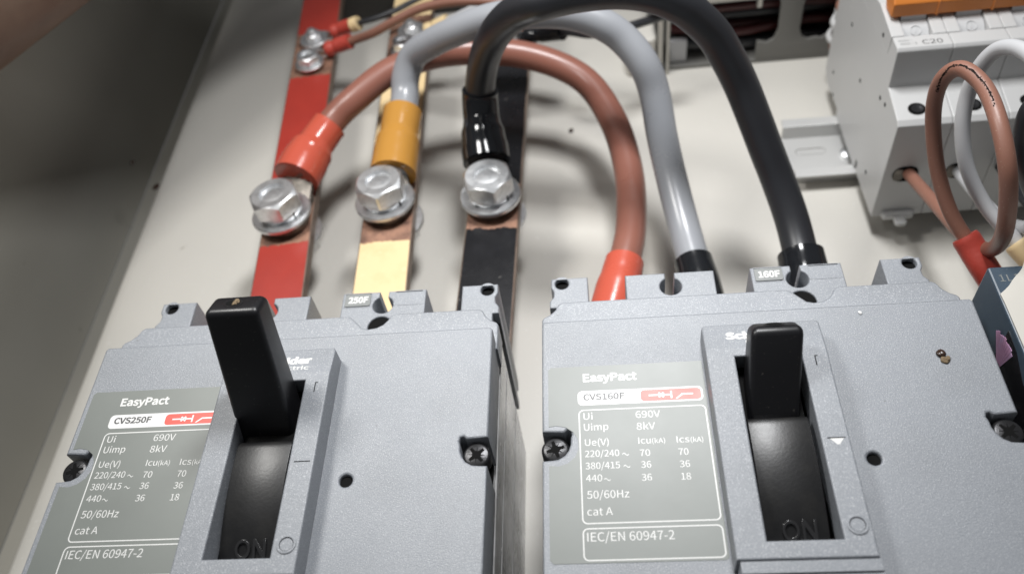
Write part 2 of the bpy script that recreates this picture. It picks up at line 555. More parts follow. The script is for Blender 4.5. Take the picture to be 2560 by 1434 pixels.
    m.slab([(-27.3, yb - 0.2), (-22.0, yb - 0.2), (-22.0, yb + 0.2), (-27.3, yb + 0.2)], [], z, zz, M['pill'], 0)
    for a in (45, -45):
        c, s_ = math.cos(math.radians(a)), math.sin(math.radians(a))
        for w0, w1 in ((-0.85, 0.85),):
            m.slab([(-24.4 + w0 * c - 0.24 * s_, yb + w0 * s_ + 0.24 * c), (-24.4 + w0 * c + 0.24 * s_, yb + w0 * s_ - 0.24 * c), (-24.4 + w1 * c + 0.24 * s_, yb + w1 * s_ - 0.24 * c), (-24.4 + w1 * c - 0.24 * s_, yb + w1 * s_ + 0.24 * c)], [], z, zz + 0.005 * (a > 0), M['pill'], 0)
    m.slab([(-22.25, yb - 1.0), (-21.85, yb - 1.0), (-21.85, yb + 1.0), (-22.25, yb + 1.0)], [], z, zz + 0.01, M['pill'], 0)
    m.slab([(-21.2, yb - 1.15), (-20.75, yb - 1.2), (-19.4, yb - 0.2), (-17.0, yb - 0.2), (-17.0, yb + 0.2), (-19.6, yb + 0.2)], [], z, zz, M['pill'], 0)
    for y0, y1 in ((-14.05, 14.15), (-22.15, -14.95)):
        m.slab(rrect(-43.95, -14.5, y0, y1, 1.2), [rrect(-43.68, -14.77, y0 + 0.27, y1 - 0.27, 0.95)], 81.0, z, W, 0)
    for t, x0, x1, y, cap in (('Ui', -42.8, -40.7, 11.5, 1.75), ('690V', -30.7, -25.1, 11.4, 1.75), ('Uimp', -42.8, -37.2, 8.6, 1.75), ('8kV', -30.7, -26.5, 8.3, 1.75),
                              ('Ue(V)', -42.7, -37.3, 4.7, 1.65), ('Icu', -30.6, -27.8, 4.7, 1.6), ('(kA)', -27.5, -24.6, 4.7, 1.2), ('Ics', -22.0, -19.2, 4.6, 1.6), ('(kA)', -18.9, -16.1, 4.6, 1.2),
                              ('220/240', -42.8, -35.1, 1.85, 1.6), ('70', -30.5, -28.2, 1.6, 1.6), ('70', -21.9, -19.7, 1.5, 1.6),
                              ('380/415', -42.8, -35.1, -1.15, 1.6), ('36', -30.4, -28.2, -1.3, 1.6), ('36', -21.9, -19.7, -1.5, 1.6),
                              ('440', -42.8, -39.2, -4.15, 1.6), ('36', -30.5, -28.3, -4.4, 1.6), ('18', -21.9, -19.8, -4.5, 1.6),
                              ('50/60Hz', -42.7, -33.5, -8.2, 1.8), ('cat A', -42.8, -37.3, -12.1, 1.75), ('IEC/EN 60947-2', -43.0, -24.7, -17.9, 1.95)):
        m.text(t, x0, x1, y, cap, z, W, bold=0.0)
    for x0, y in ((-34.4, 2.2), (-34.3, -0.8), (-38.8, -3.8)):
        pts = [(x0 + 1.45 * k / 12, y + 0.27 * math.sin(2 * math.pi * k / 12)) for k in range(13)]
        m.slab([(a, b + 0.1) for a, b in pts][::-1] + [(a, b - 0.1) for a, b in pts], [], 81.0, z, W, 0)
    m.build('rating_label', root)
    # --- toggle surround
    m = MB()
    m.slab([(-13.6, -25.2), (13.8, -25.2), (13.8, 32.1), (13.3, 32.9), (-13.1, 32.9), (-13.6, 32.1)], [[(-7.1, -21.4), (7.85, -21.4), (7.85, 22.8), (-7.1, 22.8)]], 80.0, 87.4, G, 0.4)
    m.slab([(-12.9, -27.9), (13.95, -27.9), (13.95, -25.45), (-12.9, -25.45)], [], 80.0, 87.3, G, 0.12)
    m.slab([(-12.9, -39.8), (14.0, -39.8), (14.0, -28.2), (-12.9, -28.2)], [], 80.0, 87.1, G, 0.12)
    # raised or sunk marks: the letter I, the tripped arrow, the letter O
    m.slab([(10.55, 19.3), (10.78, 19.3), (10.78, 22.0), (10.55, 22.0)], [], 87.3, 87.42, M['dark'], 0)
    m.slab([(10.6, 21.8), (11.25, 21.8), (11.25, 22.05), (10.6, 22.05)], [], 87.3, 87.43, M['dark'], 0)
    m.slab([(9.1, 0.75), (12.9, 0.75), (12.9, 1.0), (9.1, 1.0)], [], 87.3, 87.42, M['dark'], 0)
    if frame == '160F': m.slab([(9.6, 0.70), (10.9, -0.75), (11.4, -0.75), (12.5, 0.70)], [], 87.3, 87.43, M['white'], 0)
    m.slab(circle(11.0, -18.6, 2.15, 36), [circle(11.0, -18.6, 1.55, 36)], 87.3, 87.62, G, 0.1)
    m.slab(circle(11.0, -18.55, 1.55, 36), [circle(11.0, -18.6, 1.42, 36)], 87.3, 87.43, M['dark'], 0)
    V2 = []
    bez = m.build('toggle_surround', root)
    bm = bmesh.new()
    bm.from_mesh(bez.data)
    g = bm.verts[:] + bm.edges[:] + bm.faces[:]
    bmesh.ops.bisect_plane(bm, geom=g, plane_co=(0, 25.1 * MM, 0), plane_no=(0, 1, 0), dist=1e-7)
    for v in bm.verts:
        if v.co.y > 25.11 * MM and v.co.z > 85 * MM: v.co.z -= (v.co.y - 25.1 * MM) * 0.16
    bm.normal_update()
    for f in bm.faces: f.smooth = f.calc_area() < 3.0 * MM * MM
    edge_shading(bm, 30)
    bm.to_mesh(bez.data)
    bm.free()
    # maker's lettering on the sloping facet
    m = MB()
    SL = Matrix.Translation((0, 25.1, 87.44)) @ Matrix.Rotation(-math.atan(0.16), 4, 'X')
    m.text('Schneider', -8.5, 8.4, 3.0, 1.95, 0, M['white'], bold=0.03, M=SL)
    m.text('Electric', -1.2, 8.1, 0.95, 1.2, 0, M['white'], bold=0.01, M=SL)
    m.slab(circle(-3.0, 1.75, 1.05, 24), [rrect(-3.6, -1.9, 1.6, 1.95, 0.1)], -0.02, 0.0, M['white'], 0, M=SL)
    m.build('printed_name', root)
    # --- curved slide of the toggle with embossed ON
    m = MB()
    ring = []
    ysl = [8.2, 8.1, 7.8, 7.3, 6.6] + [6.0 - 28.2 * k / 25 for k in range(26)]
    def zs(y): return 85.2 - (y - 2.0) ** 2 / 108.0 - (0.0 if y < 6.6 else (1.15 - math.sqrt(max(0.0, 1.15 ** 2 - ((y - 6.6) / 1.6 * 1.15) ** 2))))
    V, F = [], []
    for y in ysl:
        V += [(-6.4, y, zs(y)), (6.7, y, zs(y)), (6.7, y, 70), (-6.4, y, 70)]
    for i in range(len(ysl) - 1):
        a = 4 * i
        for k in range(4):
            F.append([a + k, a + (k + 1) % 4, a + 4 + (k + 1) % 4, a + 4 + k])
    F += [[3, 2, 1, 0], [4 * 30 + k for k in range(4)]]
    m.add(V, F, M['slide'])
    m.prism([(-6.4, 8.22), (6.7, 8.22), (6.7, 24.5), (-6.4, 24.5)], 72, 82.4, M['dark'])
    sl = m.build('toggle_slide', root, bevel=0.3, angle=30)
    m = MB()
    cu = []
    def onsl(x, y, up): return Vector((x, y, zs(y) + up))
    for outer, inner in ((circle(-0.2, -17.2, 1.0, 30), None),):
        pass
    O1 = [(-1.0 + 1.75 * math.cos(a), -17.3 + 2.0 * math.sin(a)) for a in [2 * math.pi * k / 36 for k in range(36)]]
    O2 = [(-1.0 + 1.15 * math.cos(a), -17.3 + 1.35 * math.sin(a)) for a in [2 * math.pi * k / 36 for k in range(36)]]
    m.slab(O1, [O2], 0, 0.75, M['lit_relief'], 0.12)
    N_ = [(1.3, -19.3), (1.9, -19.3), (1.9, -16.6), (3.6, -19.3), (4.3, -19.3), (4.3, -15.3), (3.7, -15.3), (3.7, -17.9), (2.0, -15.3), (1.3, -15.3)]
    m.slab(N_, [], 0, 0.75, M['lit_relief'], 0.1)
    m.v = [Vector((p.x, p.y, zs(p.y) + p.z - 0.22)) for p in m.v]
    m.build('embossed_lettering', sl)
    # --- toggle handle
    m = MB()
    # cross-sections at rising height: (z, y front, y back, half width, x centre)
    (by, bz), (ty, tz), thick0, thick1, hw0, hw1, xc0, xc1, rb = handle
    ax = Vector((0, ty - by, tz - bz))
    Ln = ax.length
    ax.normalize()
    tk = Vector((0, ax.z, -ax.y))
    V, F = [], []
    steps = [-11.0, 0.0, Ln * 0.45, Ln - rb, Ln - rb * 0.62, Ln - rb * 0.3, Ln - rb * 0.08, Ln]
    ins = [0, 0, 0, 0, rb * 0.07, rb * 0.29, rb * 0.62, rb]
    for q, g in zip(steps, ins):
        t = q / Ln
        hw, th, xc = hw0 + (hw1 - hw0) * t, thick0 + (thick1 - thick0) * t, xc0 + (xc1 - xc0) * t
        P = rrect(-hw + g * 0.8, hw - g * 0.8, g, th - g * 0.7, max(0.3, 1.3 - g * 0.4), 5)
        nseg = len(P)
        V += [Vector((xc + x, by, bz)) + ax * q + tk * y for x, y in P]
    for i in range(len(steps) - 1):
        for k in range(nseg):
            k2 = (k + 1) % nseg
            F.append([i * nseg + k, i * nseg + k2, (i + 1) * nseg + k2, (i + 1) * nseg + k])
    F += [list(range(nseg))[::-1], list(range((len(steps) - 1) * nseg, len(steps) * nseg))]
    m.add(V, F, M['black'])
    hc = Vector((xc1 + hole, by, bz)) + ax * (Ln + 0.02) + tk * (thick1 * 0.5)
    T = Matrix.Translation(hc) @ Matrix.Rotation(-math.atan2(ax.y, ax.z), 4, 'X') @ Matrix.Scale(0.85, 4, (0, 1, 0))
    m.lathe([(2.35, -0.5), (2.35, 0.06), (1.95, 0.14), (1.7, 0.05), (0, 0.05)], M['black'], T, 28)
    m.lathe([(1.75, -0.2), (1.75, 0.08), (0, 0.08)], M['dark'], T, 24)  # near-black disc on the tip painted as the hole's shade
    m.build('toggle_handle', root, angle=40)
    add_screw(root, -49.6, 4.9, 79.6, 0.3)
    add_screw(root, 49.7, 4.9, 79.6, 0.7)
    return root


OFF = (117.7, 0.57, 0)
make_breaker((0, 0, 0), 'grey moulded case breaker with a 250F tag below the painted busbars', 'CVS250F', '250F', 'moulded case circuit breakers',
             ((12.2, 86.0), (24.4, 113.9), 9.5, 7.6, 6.9, 6.3, -1.2, -1.5, 1.6), -0.4)
make_breaker(OFF, 'grey moulded case breaker with a 160F tag fed by three thick cables', 'CVS160F', '160F', 'moulded case circuit breakers',
             ((11.4, 86.0), (22.9, 98.0), 9.5, 6.8, 5.75, 5.75, 0.2, 1.5, 2.0), -0.3)


# ------------------------------------------------------------------ busbars
def busbar(name_col, label, x_bot, y_bot, x_top, y_top, paint, bare, w=19.6, z0=25.0, z1=30.0):
    ang = math.atan2(-(x_top - x_bot), (y_top - y_bot))
    R = Matrix.Translation((x_bot, y_bot, 0)) @ Matrix.Rotation(ang, 4, 'Z')
    Ln = math.hypot(x_top - x_bot, y_top - y_bot)
    root = thing('busbar', (x_bot, y_bot, z0), label, 'busbar', 'painted busbars')
    Rl = Matrix.Rotation(ang, 4, 'Z')
    m = MB()
    m.box(-w / 2, w / 2, 0, Ln, 0, z1 - z0, M['copper_edge'])
    m.v = [Rl @ p for p in m.v]
    m.build('copper_bar', root, bevel=0.5)
    # bare bright faces and painted faces
    m1, m2 = MB(), MB()
    cuts = [0]
    for a, b in bare: cuts += [a - y_bot, b - y_bot]
    cuts.append(Ln)
    rnd = random.Random(len(label))
    def zig(y, k=18, amp=0.5):
        return [(-w / 2 + 0.5 + (w - 1.0) * i / k, y + rnd.uniform(-amp, amp)) for i in range(k + 1)]
    edges = [[(-w / 2 + 0.5, 0.3), (w / 2 - 0.5, 0.3)]] + [zig(c) for c in cuts[1:-1]] + [[(-w / 2 + 0.5, Ln - 0.3), (w / 2 - 0.5, Ln - 0.3)]]
    for i in range(len(edges) - 1):
        P = edges[i] + edges[i + 1][::-1]
        if i % 2 == 0:
            m1.slab(P, [], z1 - z0 - 0.2, z1 - z0 + 0.16, M[paint], 0.08)
        else:
            m2 = MB()
            m2.slab(P, [], z1 - z0 - 0.2, z1 - z0 + 0.04, M['copper'], 0)
            m2.v = [Rl @ p for p in m2.v]
            m2.build('bare_contact_patch', root)
    m1.v = [Rl @ p for p in m1.v]
    m1.build('paint_coat', root)
    return root


busbar('red', 'red painted busbar with bare copper patches under its bolts', -31.0, 58, -51.5, 345, 'red_paint', [(121.5, 146), (223, 256)])
busbar('yellow', 'cream yellow painted busbar with chipped paint in the middle of three', 4.6, 58, -2.0, 345, 'yellow_paint', [(119.4, 149.5), (228, 262)])
busbar('black', 'black painted busbar dropping behind the corner ear of the 250F breaker', 40.2, 58, 50.5, 345, 'black_paint', [(122.6, 145), (226, 252)])

m = MB()
m.slab([(-62, 308), (70, 308), (70, 336), (-62, 336)], [], 0, 24.5, M['support'], 1.0)
for x in (-58, 64): m.lathe([(4, 0), (4, 1.2), (0, 1.2)], M['zinc'], Matrix.Translation((x, 315, 24.5)), 24)
tag(m.build('busbar_support'), 'black insulating bar behind the upper ends of the busbars', 'busbar support')


# ------------------------------------------------------------------ big bolts
def hexpts(r, n=6, a0=0.0): return [(r * math.cos(a0 + k * math.pi / 3), r * math.sin(a0 + k * math.pi / 3)) for k in range(6)]


def hex_head(m, z0, h, af, turn, mat, T, dish=True):
    """hexagonal head with the chamfered corners and dished top of a forged bolt"""
    rc = af / math.sqrt(3)
    seg = 72
    rows = []
    def hexr(a):
        a = (a - turn + math.pi / 6) % (math.pi / 3) - math.pi / 6
        return (af / 2) / math.cos(a)
    def cone(zr):  # chamfer limit
        return zr
    V, F = [], []
    prof = [('h', 0.0), ('h', 0.55), ('h', 0.80), ('c', 1.0)]
    levels = []
    for k in range(seg):
        a = 2 * math.pi * k / seg
        r = hexr(a)
        over = (r - af / 2 * 0.97)
        zt = z0 + h - over * 0.95
        zb = z0 + over * 0.2
        levels.append((a, r, zb, zt))
    for a, r, zb, zt in levels: V.append((r * math.cos(a), r * math.sin(a), zb))
    for a, r, zb, zt in levels: V.append((r * math.cos(a), r * math.sin(a), zt))
    rr = [(af / 2 * 0.95, z0 + h)]
    if dish: rr += [(af * 0.305, z0 + h), (af * 0.295, z0 + h - 0.7), (af * 0.285, z0 + h - 1.3), (af * 0.22, z0 + h - 1.1), (af * 0.12, z0 + h - 0.95), (0.01, z0 + h - 0.9)]
    else: rr += [(0.01, z0 + h)]
    for r, zz in rr:
        for a, *_ in levels: V.append((r * math.cos(a), r * math.sin(a), zz))
    for i in range(1 + len(rr)):
        for k in range(seg):
            k2 = (k + 1) % seg
            F.append([i * seg + k, i * seg + k2, (i + 1) * seg + k2, (i + 1) * seg + k])
    m.add([T @ Vector(p) for p in V], F, mat)


def bolt(x, y, label, turn, tilt=(0, 0)):
    root = thing('hex_bolt', (x, y, 22.0), label, 'bolt', 'hex bolts on the busbars')
    T = Matrix.Rotation(math.radians(tilt[0]), 4, 'X') @ Matrix.Rotation(math.radians(tilt[1]), 4, 'Y')
    m = MB()
    hex_head(m, 15.4, 7.0, 16.6, turn, M['zinc'], T)
    m.lathe([(4.9, 2), (4.9, 15.4)], M['zinc'], T, 32)
    m.build('hex_head', root, angle=17)
    m = MB()
    m.lathe([(5.2, 13.0), (7.9, 13.0), (8.1, 13.3), (8.1, 15.0), (7.9, 15.35), (5.2, 15.35), (5.2, 13.0)], M['zinc'], T)
    m.prism([(7.0, -0.25), (8.3, -0.25), (8.3, 0.35), (7.0, 0.35)], 12.95, 15.4, M['dark'], T @ Matrix.Rotation(-0.6, 4, 'Z'))
    m.build('spring_washer', root)
    m = MB()
    m.lathe([(5.2, 11.1), (11.0, 11.1), (11.35, 11.4), (11.35, 12.6), (11.0, 12.95), (5.2, 12.95), (5.2, 11.1)], M['zinc'], T, 64)
    m.build('flat_washer', root)
    m = MB()
    m.lathe([(5.2, 0.6), (11.0, 0.6), (11.2, 0.9), (11.2, 2.4), (11.0, 2.7), (5.2, 2.7), (5.2, 0.6)], M['zinc'], Matrix.Translation((1.2, -0.6, 0)), 64)
    hex_head(m, -6.6, 7.0, 16.6, 0.4, M['zinc'], Matrix.Identity(4), False)
    m.build('rear_nut', root)
    return root


bolt(-36.9, 133.4, 'large zinc hex bolt on the red busbar', 0.42, (-3, -3))
bolt(2.6, 136.2, 'large zinc hex bolt on the cream yellow busbar', 0.05, (-3, -2))
bolt(42.2, 135.2, 'large zinc hex bolt on the black busbar', 0.30, (-2, 0))


# ------------------------------------------------------------------ power cables
def lug(root, bolt_xy, path, mat_):
    """palm under the bolt and barrel running up into the sleeve"""
    m = MB()
    bx, by = bolt_xy
    p0 = Vector(path[0][:3])
    d = Vector((p0.x - bx, p0.y - by, 0))
    a = math.atan2(d.y, d.x)
    T = Matrix.Translation((bx, by, 30.2)) @ Matrix.Rotation(a, 4, 'Z')
    Ln = d.length
    P = [(Ln * 0.75, -7.2)] + [(Ln * 0.75, 7.2)] + [(9.2 * math.cos(t), 9.2 * math.sin(t)) for t in [math.radians(60 + 240 * k / 20) for k in range(21)]]
    m.slab(P, [circle(0, 0, 5.2)], 0, 2.7, mat_, 0.3, M=T)
    p1 = Vector(path[1][:3])
    e0, e1 = T @ Vector((Ln * 0.50, 0, 1.4)), p1
    rows = []
    sd = Vector((-math.sin(a), math.cos(a), 0))
    for t in (0.0, 0.35, 0.7, 1.0, 1.6):
        p = e0.lerp(e1, t)
        wv, th = 7.0 - 1.6 * t, 1.4 + 2.2 * min(t, 1.2)
        rows += [p + sd * wv + Vector((0, 0, th * .6)), p + sd * wv * .6 + Vector((0, 0, th)), p - sd * wv * .6 + Vector((0, 0, th)), p - sd * wv + Vector((0, 0, th * .6)), p - sd * wv + Vector((0, 0, -th * .6)), p + sd * wv + Vector((0, 0, -th * .6))]
    F = [[6 * i + k, 6 * i + (k + 1) % 6, 6 * i + 6 + (k + 1) % 6, 6 * i + 6 + k] for i in range(4) for k in range(6)]
    m.add(rows, F, mat_)
    return m.build('cable_lug', root)


def pick(path, s0, s1, n=24):
    """sub-path between two fractions of its length"""
    P = [Vector(p) for p in path]
    acc = [0.0]
    for i in range(1, len(P)): acc.append(acc[-1] + (P[i] - P[i - 1]).length)
    out = []
    for k in range(n + 1):
        s = s0 + (s1 - s0) * k / n
        s = max(0.0, min(acc[-1], s))
        i = 1
        while i < len(acc) - 1 and acc[i] < s: i += 1
        t = (s - acc[i - 1]) / max(1e-9, acc[i] - acc[i - 1])
        out.append(P[i - 1].lerp(P[i], t))
    return out, acc[-1]


def sleeve(root, path, s0, s1, prof, mat_, name='heat_shrink_sleeve'):
    """thin-walled sleeve with an open mouth at s0; prof = [(fraction, radius)]"""
    pts, _ = pick(path, s0, s1, 40)
    def rad(t):
        for (a, ra), (b, rb) in zip(prof, prof[1:]):
            if t <= b:
                u = (t - a) / (b - a)
                u = u * u * (3 - 2 * u)
                return ra + (rb - ra) * u
        return prof[-1][1]
    R = [rad(k / 40) for k in range(41)]
    inn = pts[:10][::-1]
    Ri = [r - 1.2 for r in R[:10][::-1]]
    allp = inn + [pts[0] - (pts[1] - pts[0]).normalized() * 0.35] + pts + [pts[-1]]
    allr = Ri + [R[0] - 0.6] + R + [R[-1] - 0.8]
    m = MB()
    m.tube(allp, allr, mat_, 40, caps=False)
    return m.build(name, root, angle=50)


def cable(name, label, ctrl, d, mat_, bolt_xy, sl0, sl1, start, end, local):
    """ctrl = [(px, py, z)] from the busbar lug over the arch down to the breaker terminal"""
    P = [tuple(at(*c)) for c in ctrl]
    path = spline(P, 10)
    root = thing('power_cable', (0, 0, 0), label, 'cable', 'thick cables from the busbars to the 160F breaker')
    m = MB()
    m.tube(path, d / 2, mat_, 36)
    m.build('insulation', root, angle=60)
    lug(root, bolt_xy, path[0:12:6], M['tin'])
    _, Ltot = pick(path, 0, 1)
    sleeve(root, path, start[0], start[1], sl0[1], M[sl0[0]])
    p2 = path[::-1]
    sleeve(root, p2, end[0], end[1], sl1[1], M[sl1[0]])
    # palm of the lower lug going into the breaker terminal
    m = MB()
    e = Vector(path[-1])
    m.box(e.x - 6.5, e.x + 6.5, 48, e.y + 2, 26, 29, M['tin'])
    m.build('cable_lug', root, bevel=0.4)
    return root


cable('brown', 'thick brown cable with red sleeves, lowest of the arched cables',
      [(740, 446, 36.8), (776, 382, 38.3), (832, 303, 42), (885, 250, 46), (983, 175, 50), (1120, 133, 50), (1300, 136, 45), (1450, 192, 39), (1532, 300, 34), (1572, 430, 31), (1578, 560, 30), (1562, 650, 30), (1541, 735, 29), (1524, 800, 28)],
      11.0, M['brown_cable'], (-36.9, 133.4),
      ('red_sleeve', [(0, 9.0), (0.25, 9.1), (0.5, 8.6), (0.66, 7.1), (1.0, 6.9)]), ('red_sleeve', [(0, 7.6), (0.45, 7.5), (0.75, 6.9), (1.0, 6.7)]), (0.2, 27.5), (2, 24), None)
cable('grey', 'thick grey cable with an amber sleeve at the yellow busbar',
      [(982, 438, 37), (991, 380, 39), (1002, 312, 42), (1012, 245, 45), (1014, 194, 50), (1034, 140, 57), (1081, 107, 64), (1145, 77, 71), (1225, 48, 77), (1330, 32, 81), (1430, 36, 81), (1503, 60, 78), (1559, 98, 73), (1610, 162, 66), (1637, 237, 57), (1655, 340, 47), (1680, 450, 38), (1708, 560, 32), (1730, 640, 30), (1752, 720, 29), (1768, 790, 28)],
      11.1, M['grey_cable'], (2.6, 136.2),
      ('amber_sleeve', [(0, 8.9), (0.25, 8.8), (0.5, 8.5), (0.64, 7.6), (1.0, 7.7)]), ('black_sleeve', [(0, 7.0), (0.5, 6.9), (1.0, 6.5)]), (0.5, 29.5), (2, 22.5), None)
cable('black', 'thick black cable with glossy black sleeves arching highest over the others',
      [(1217, 405, 38), (1209, 345, 42), (1203, 285, 47), (1200, 228, 54), (1206, 170, 65), (1220, 120, 76), (1244, 76, 87), (1285, 36, 96), (1350, 8, 103), (1440, -14, 106), (1540, -24, 107), (1625, -16, 106), (1690, 8, 102), (1735, 38, 97), (1785, 88, 89), (1823, 152, 80), (1855, 218, 71), (1885, 293, 62), (1914, 370, 53), (1945, 450, 44), (1977, 540, 36), (1998, 620, 31), (2012, 690, 29), (2022, 760, 28)],
      11.4, M['black_cable'], (42.2, 135.2),
      ('black_sleeve', [(0, 9.0), (0.15, 9.0), (0.42, 8.3), (0.56, 7.3), (0.6, 7.0), (1.0, 6.9)]), ('black_sleeve', [(0, 8.0), (0.5, 8.0), (1.0, 7.6)]), (0.0, 28.5), (1, 19.5), None)


# ------------------------------------------------------------------ small bolts, crimps and control wires at the top of the busbars
def small_bolt(px, py, z, label, kind):
    p = at(px, py, z)
    root = thing('small_bolt', tuple(p), label, 'bolt', 'small bolts at the top of the busbars')
    m = MB()
    m.lathe([(2.2, 0), (6.3, 0), (6.5, 0.2), (6.5, 1.0), (6.3, 1.2), (2.2, 1.2)], M['zinc'], None, 40)
    m.build('flat_washer', root)
    m = MB()
    I = Matrix.Identity(4)
    if kind == 'nut':
        hex_head(m, 1.3, 2.9, 6.6, 0.3, M['zinc'], I, False)
        m.lathe([(2.0, 3), (2.0, 5.6), (1.6, 6.1), (0.0, 6.2)], M['zinc'], I, 28)
        m.build('nut', root, angle=32)
    else:
        hex_head(m, 1.3, 4.0, 9.2, 0.25, M['zinc'], I, True)
        m.build('hex_head', root, angle=32)
    return root


small_bolt(786, 102, 31.6, 'small nut and washer uppermost on the red busbar', 'nut')
small_bolt(775, 160, 31.6, 'small hex bolt just under the nut on the red busbar', 'bolt')
small_bolt(1030, 80, 31.6, 'small nut and washer high on the cream yellow busbar', 'nut')
small_bolt(1012, 124, 31.6, 'small hex bolt half hidden by the brown and grey cables', 'bolt')
small_bolt(1278, 100, 31.6, 'small bolt on the black busbar peeping under the black cable', 'bolt')


def wire(name, label, ctrl, d, mat_, crimp=None, group=None, n=8, cat='wire', extra=None):
    P = [tuple(at(*c)) for c in ctrl]
    path = spline(P, n)
    root = thing('wire', (0, 0, 0), label, cat, group)
    m = MB()
    m.tube(path, d / 2, mat_, 20)
    m.build('insulation', root, angle=60)
    if crimp:
        mat2, s0, s1, r, ring = crimp
        pts, _ = pick(path, s0, s1, 16)
        m = MB()
        rr = [r * (0.7 if k == 0 else 1.0 if k not in (5, 6) else 0.86) for k in range(17)]
        m.tube(pts, rr, mat2, 20)
        c = m.build('crimp_sleeve', root, angle=60)
        q0, q1 = Vector(pts[0]), Vector(pts[1])
        t = (q0 - q1).normalized()
        m = MB()
        e = q0 + t * ring
        a = math.atan2(t.y, t.x)
        T = Matrix.Translation((e.x, e.y, e.z)) @ Matrix.Rotation(a, 4, 'Z')
        m.slab(circle(0, 0, 5.0, 24)[3:-2] + [(ring * -1.0, -2.6), (ring * -1.0, 2.6)][::1], [], -0.4, 0.5, M['zinc'], 0.1, M=Matrix.Translation((e.x, e.y, e.z)) @ Matrix.Rotation(a, 4, 'Z'))
        m.build('ring_terminal', root)
    return root, path


wire('w', 'thin brown wire with a red crimp on the red busbar', [(812, 128, 33), (850, 112, 35), (893, 98, 38), (935, 82, 43), (985, 54, 48), (1040, 26, 52), (1100, 10, 55), (1180, 3, 58), (1260, 6, 58), (1400, 10, 55), (1520, 10, 52), (1640, 20, 50), (1720, 30, 46)], 3.9, M['brown_wire'], (M['red_rough'], 0.5, 13.5, 3.4, 6), 'control wires at the top of the busbars')
wire('w', 'thin black wire with a red crimp and yellow ring on the red busbar', [(826, 84, 33), (858, 70, 35), (898, 58, 38), (940, 46, 40), (990, 26, 42), (1050, -5, 44), (1150, -50, 44)], 2.6, M['black_cable'], (M['red_rough'], 0.5, 12.5, 3.2, 6), 'control wires at the top of the busbars')
m = MB()
pp = [at(880, 64, 36.8), at(897, 58, 38)]
m.tube([pp[0], pp[0].lerp(pp[1], .3), pp[0].lerp(pp[1], .35), pp[0].lerp(pp[1], .6), pp[0].lerp(pp[1], .65), pp[1]], [3.3, 3.3, 2.9, 2.9, 3.4, 3.2], M['yellow_paint'], 20)
tag(m.build('wire_marker'), 'small yellow marker ring on the thin black wire', 'wire marker')
wire('w', 'wire with a yellow crimp on the cream yellow busbar', [(1062, 80, 33), (1090, 68, 35), (1128, 50, 38), (1180, 25, 42), (1240, 0, 46), (1300, -30, 48)], 3.9, M['grey_wire'], (M['yellow_paint'], 0.3, 12.5, 3.4, 5), 'control wires at the top of the busbars')
wire('w', 'wire with a shiny black taped end on the black busbar', [(1300, 96, 33), (1340, 88, 35), (1385, 82, 38), (1425, 80, 41), (1480, 86, 44), (1560, 70, 46), (1660, 40, 44)], 3.6, M['black_cable'], (M['black_sleeve'], 1.5, 22, 3.6, 6), 'control wires at the top of the busbars')

# ------------------------------------------------------------------ wiring duct at the top
D0, D1 = 244.0, 300.0
root = thing('wiring_duct', (112, D0, 0), 'grey slotted wiring duct with dark wires inside at the top', 'wiring duct')
def loc(m):
    m.v = [p - Vector((112, D0, 0)) for p in m.v]
    return m
m = MB()
m.box(112, 420, D0, D1, 0, 2.0, M['duct'])
m.box(112, 420, D1 - 2, D1, 2.0, 37, M['duct'])
loc(m).build('duct_base', root, bevel=0.3)
m = MB()
WY = Matrix.Rotation(math.radians(90), 4, 'X')         # local (x, y) -> world (x, z)
def wallx(P, y0, y1, mat_):
    mm = MB()
    mm.slab(P, [], 0, y1 - y0, mat_, 0.3)
    return [Vector((p.x, y0 + p.z, p.y)) for p in mm.v], mm.f
base_z = 9.0
P = [(158, 2.0), (420, 2.0), (420, 37)]
x = 420.0
pitch = 24.0
xs0 = 171.6
fingers = []
k = 9
while k >= 0:
    xc = xs0 + k * pitch
    fingers.append(xc)
    k -= 1
for i, xc in enumerate(fingers):
    wn, wt = 5.0, 5.6
    P += [(xc + wt + 3.2, 37), (xc + wn + 1.2, 34), (xc + wn, 30.5), (xc + wn - 0.3, base_z + 8), (xc + wn + 1.2, base_z + 3.5), (xc + wn + 4.0, base_z + 1.8)]
    P = P[:-6] + [(xc + wn + 4.0, base_z + 1.8), (xc + wn + 1.2, base_z + 3.5), (xc + wn - 0.3, base_z + 8), (xc + wn, 30.5), (xc + wn + 1.2, 34), (xc + wt + 3.2, 37)] if i else P[:-6] + [(xc + wt + 3.2, 37)]
    P += [(xc - wt - 3.2, 37), (xc - wn - 1.2, 34), (xc - wn, 30.5), (xc - wn + 0.3, base_z + 8), (xc - wn - 1.2, base_z + 3.5), (xc - wn - 4.0, base_z + 1.8), (xc - wn - 6.0, base_z + 2.4)]
P += [(158, base_z + 3)]
Vw, Fw = wallx(P[::-1], D0, D0 + 1.8, M['duct'])
m.add(Vw, Fw, M['duct'])
loc(m).build('slotted_wall', root)
m = MB()
m.box(112, 420, D0 - 0.5, D1, 37.6, 39.4, M['duct'])
m.box(112, 157, D0 - 0.5, D0 + 1.2, 34.2, 37.5, M['beige'])
m.box(156.2, 158.4, D0 - 0.3, D0 + 1.5, 29.6, 34.6, M['beige'])
loc(m).build('duct_cover', root, bevel=0.3)
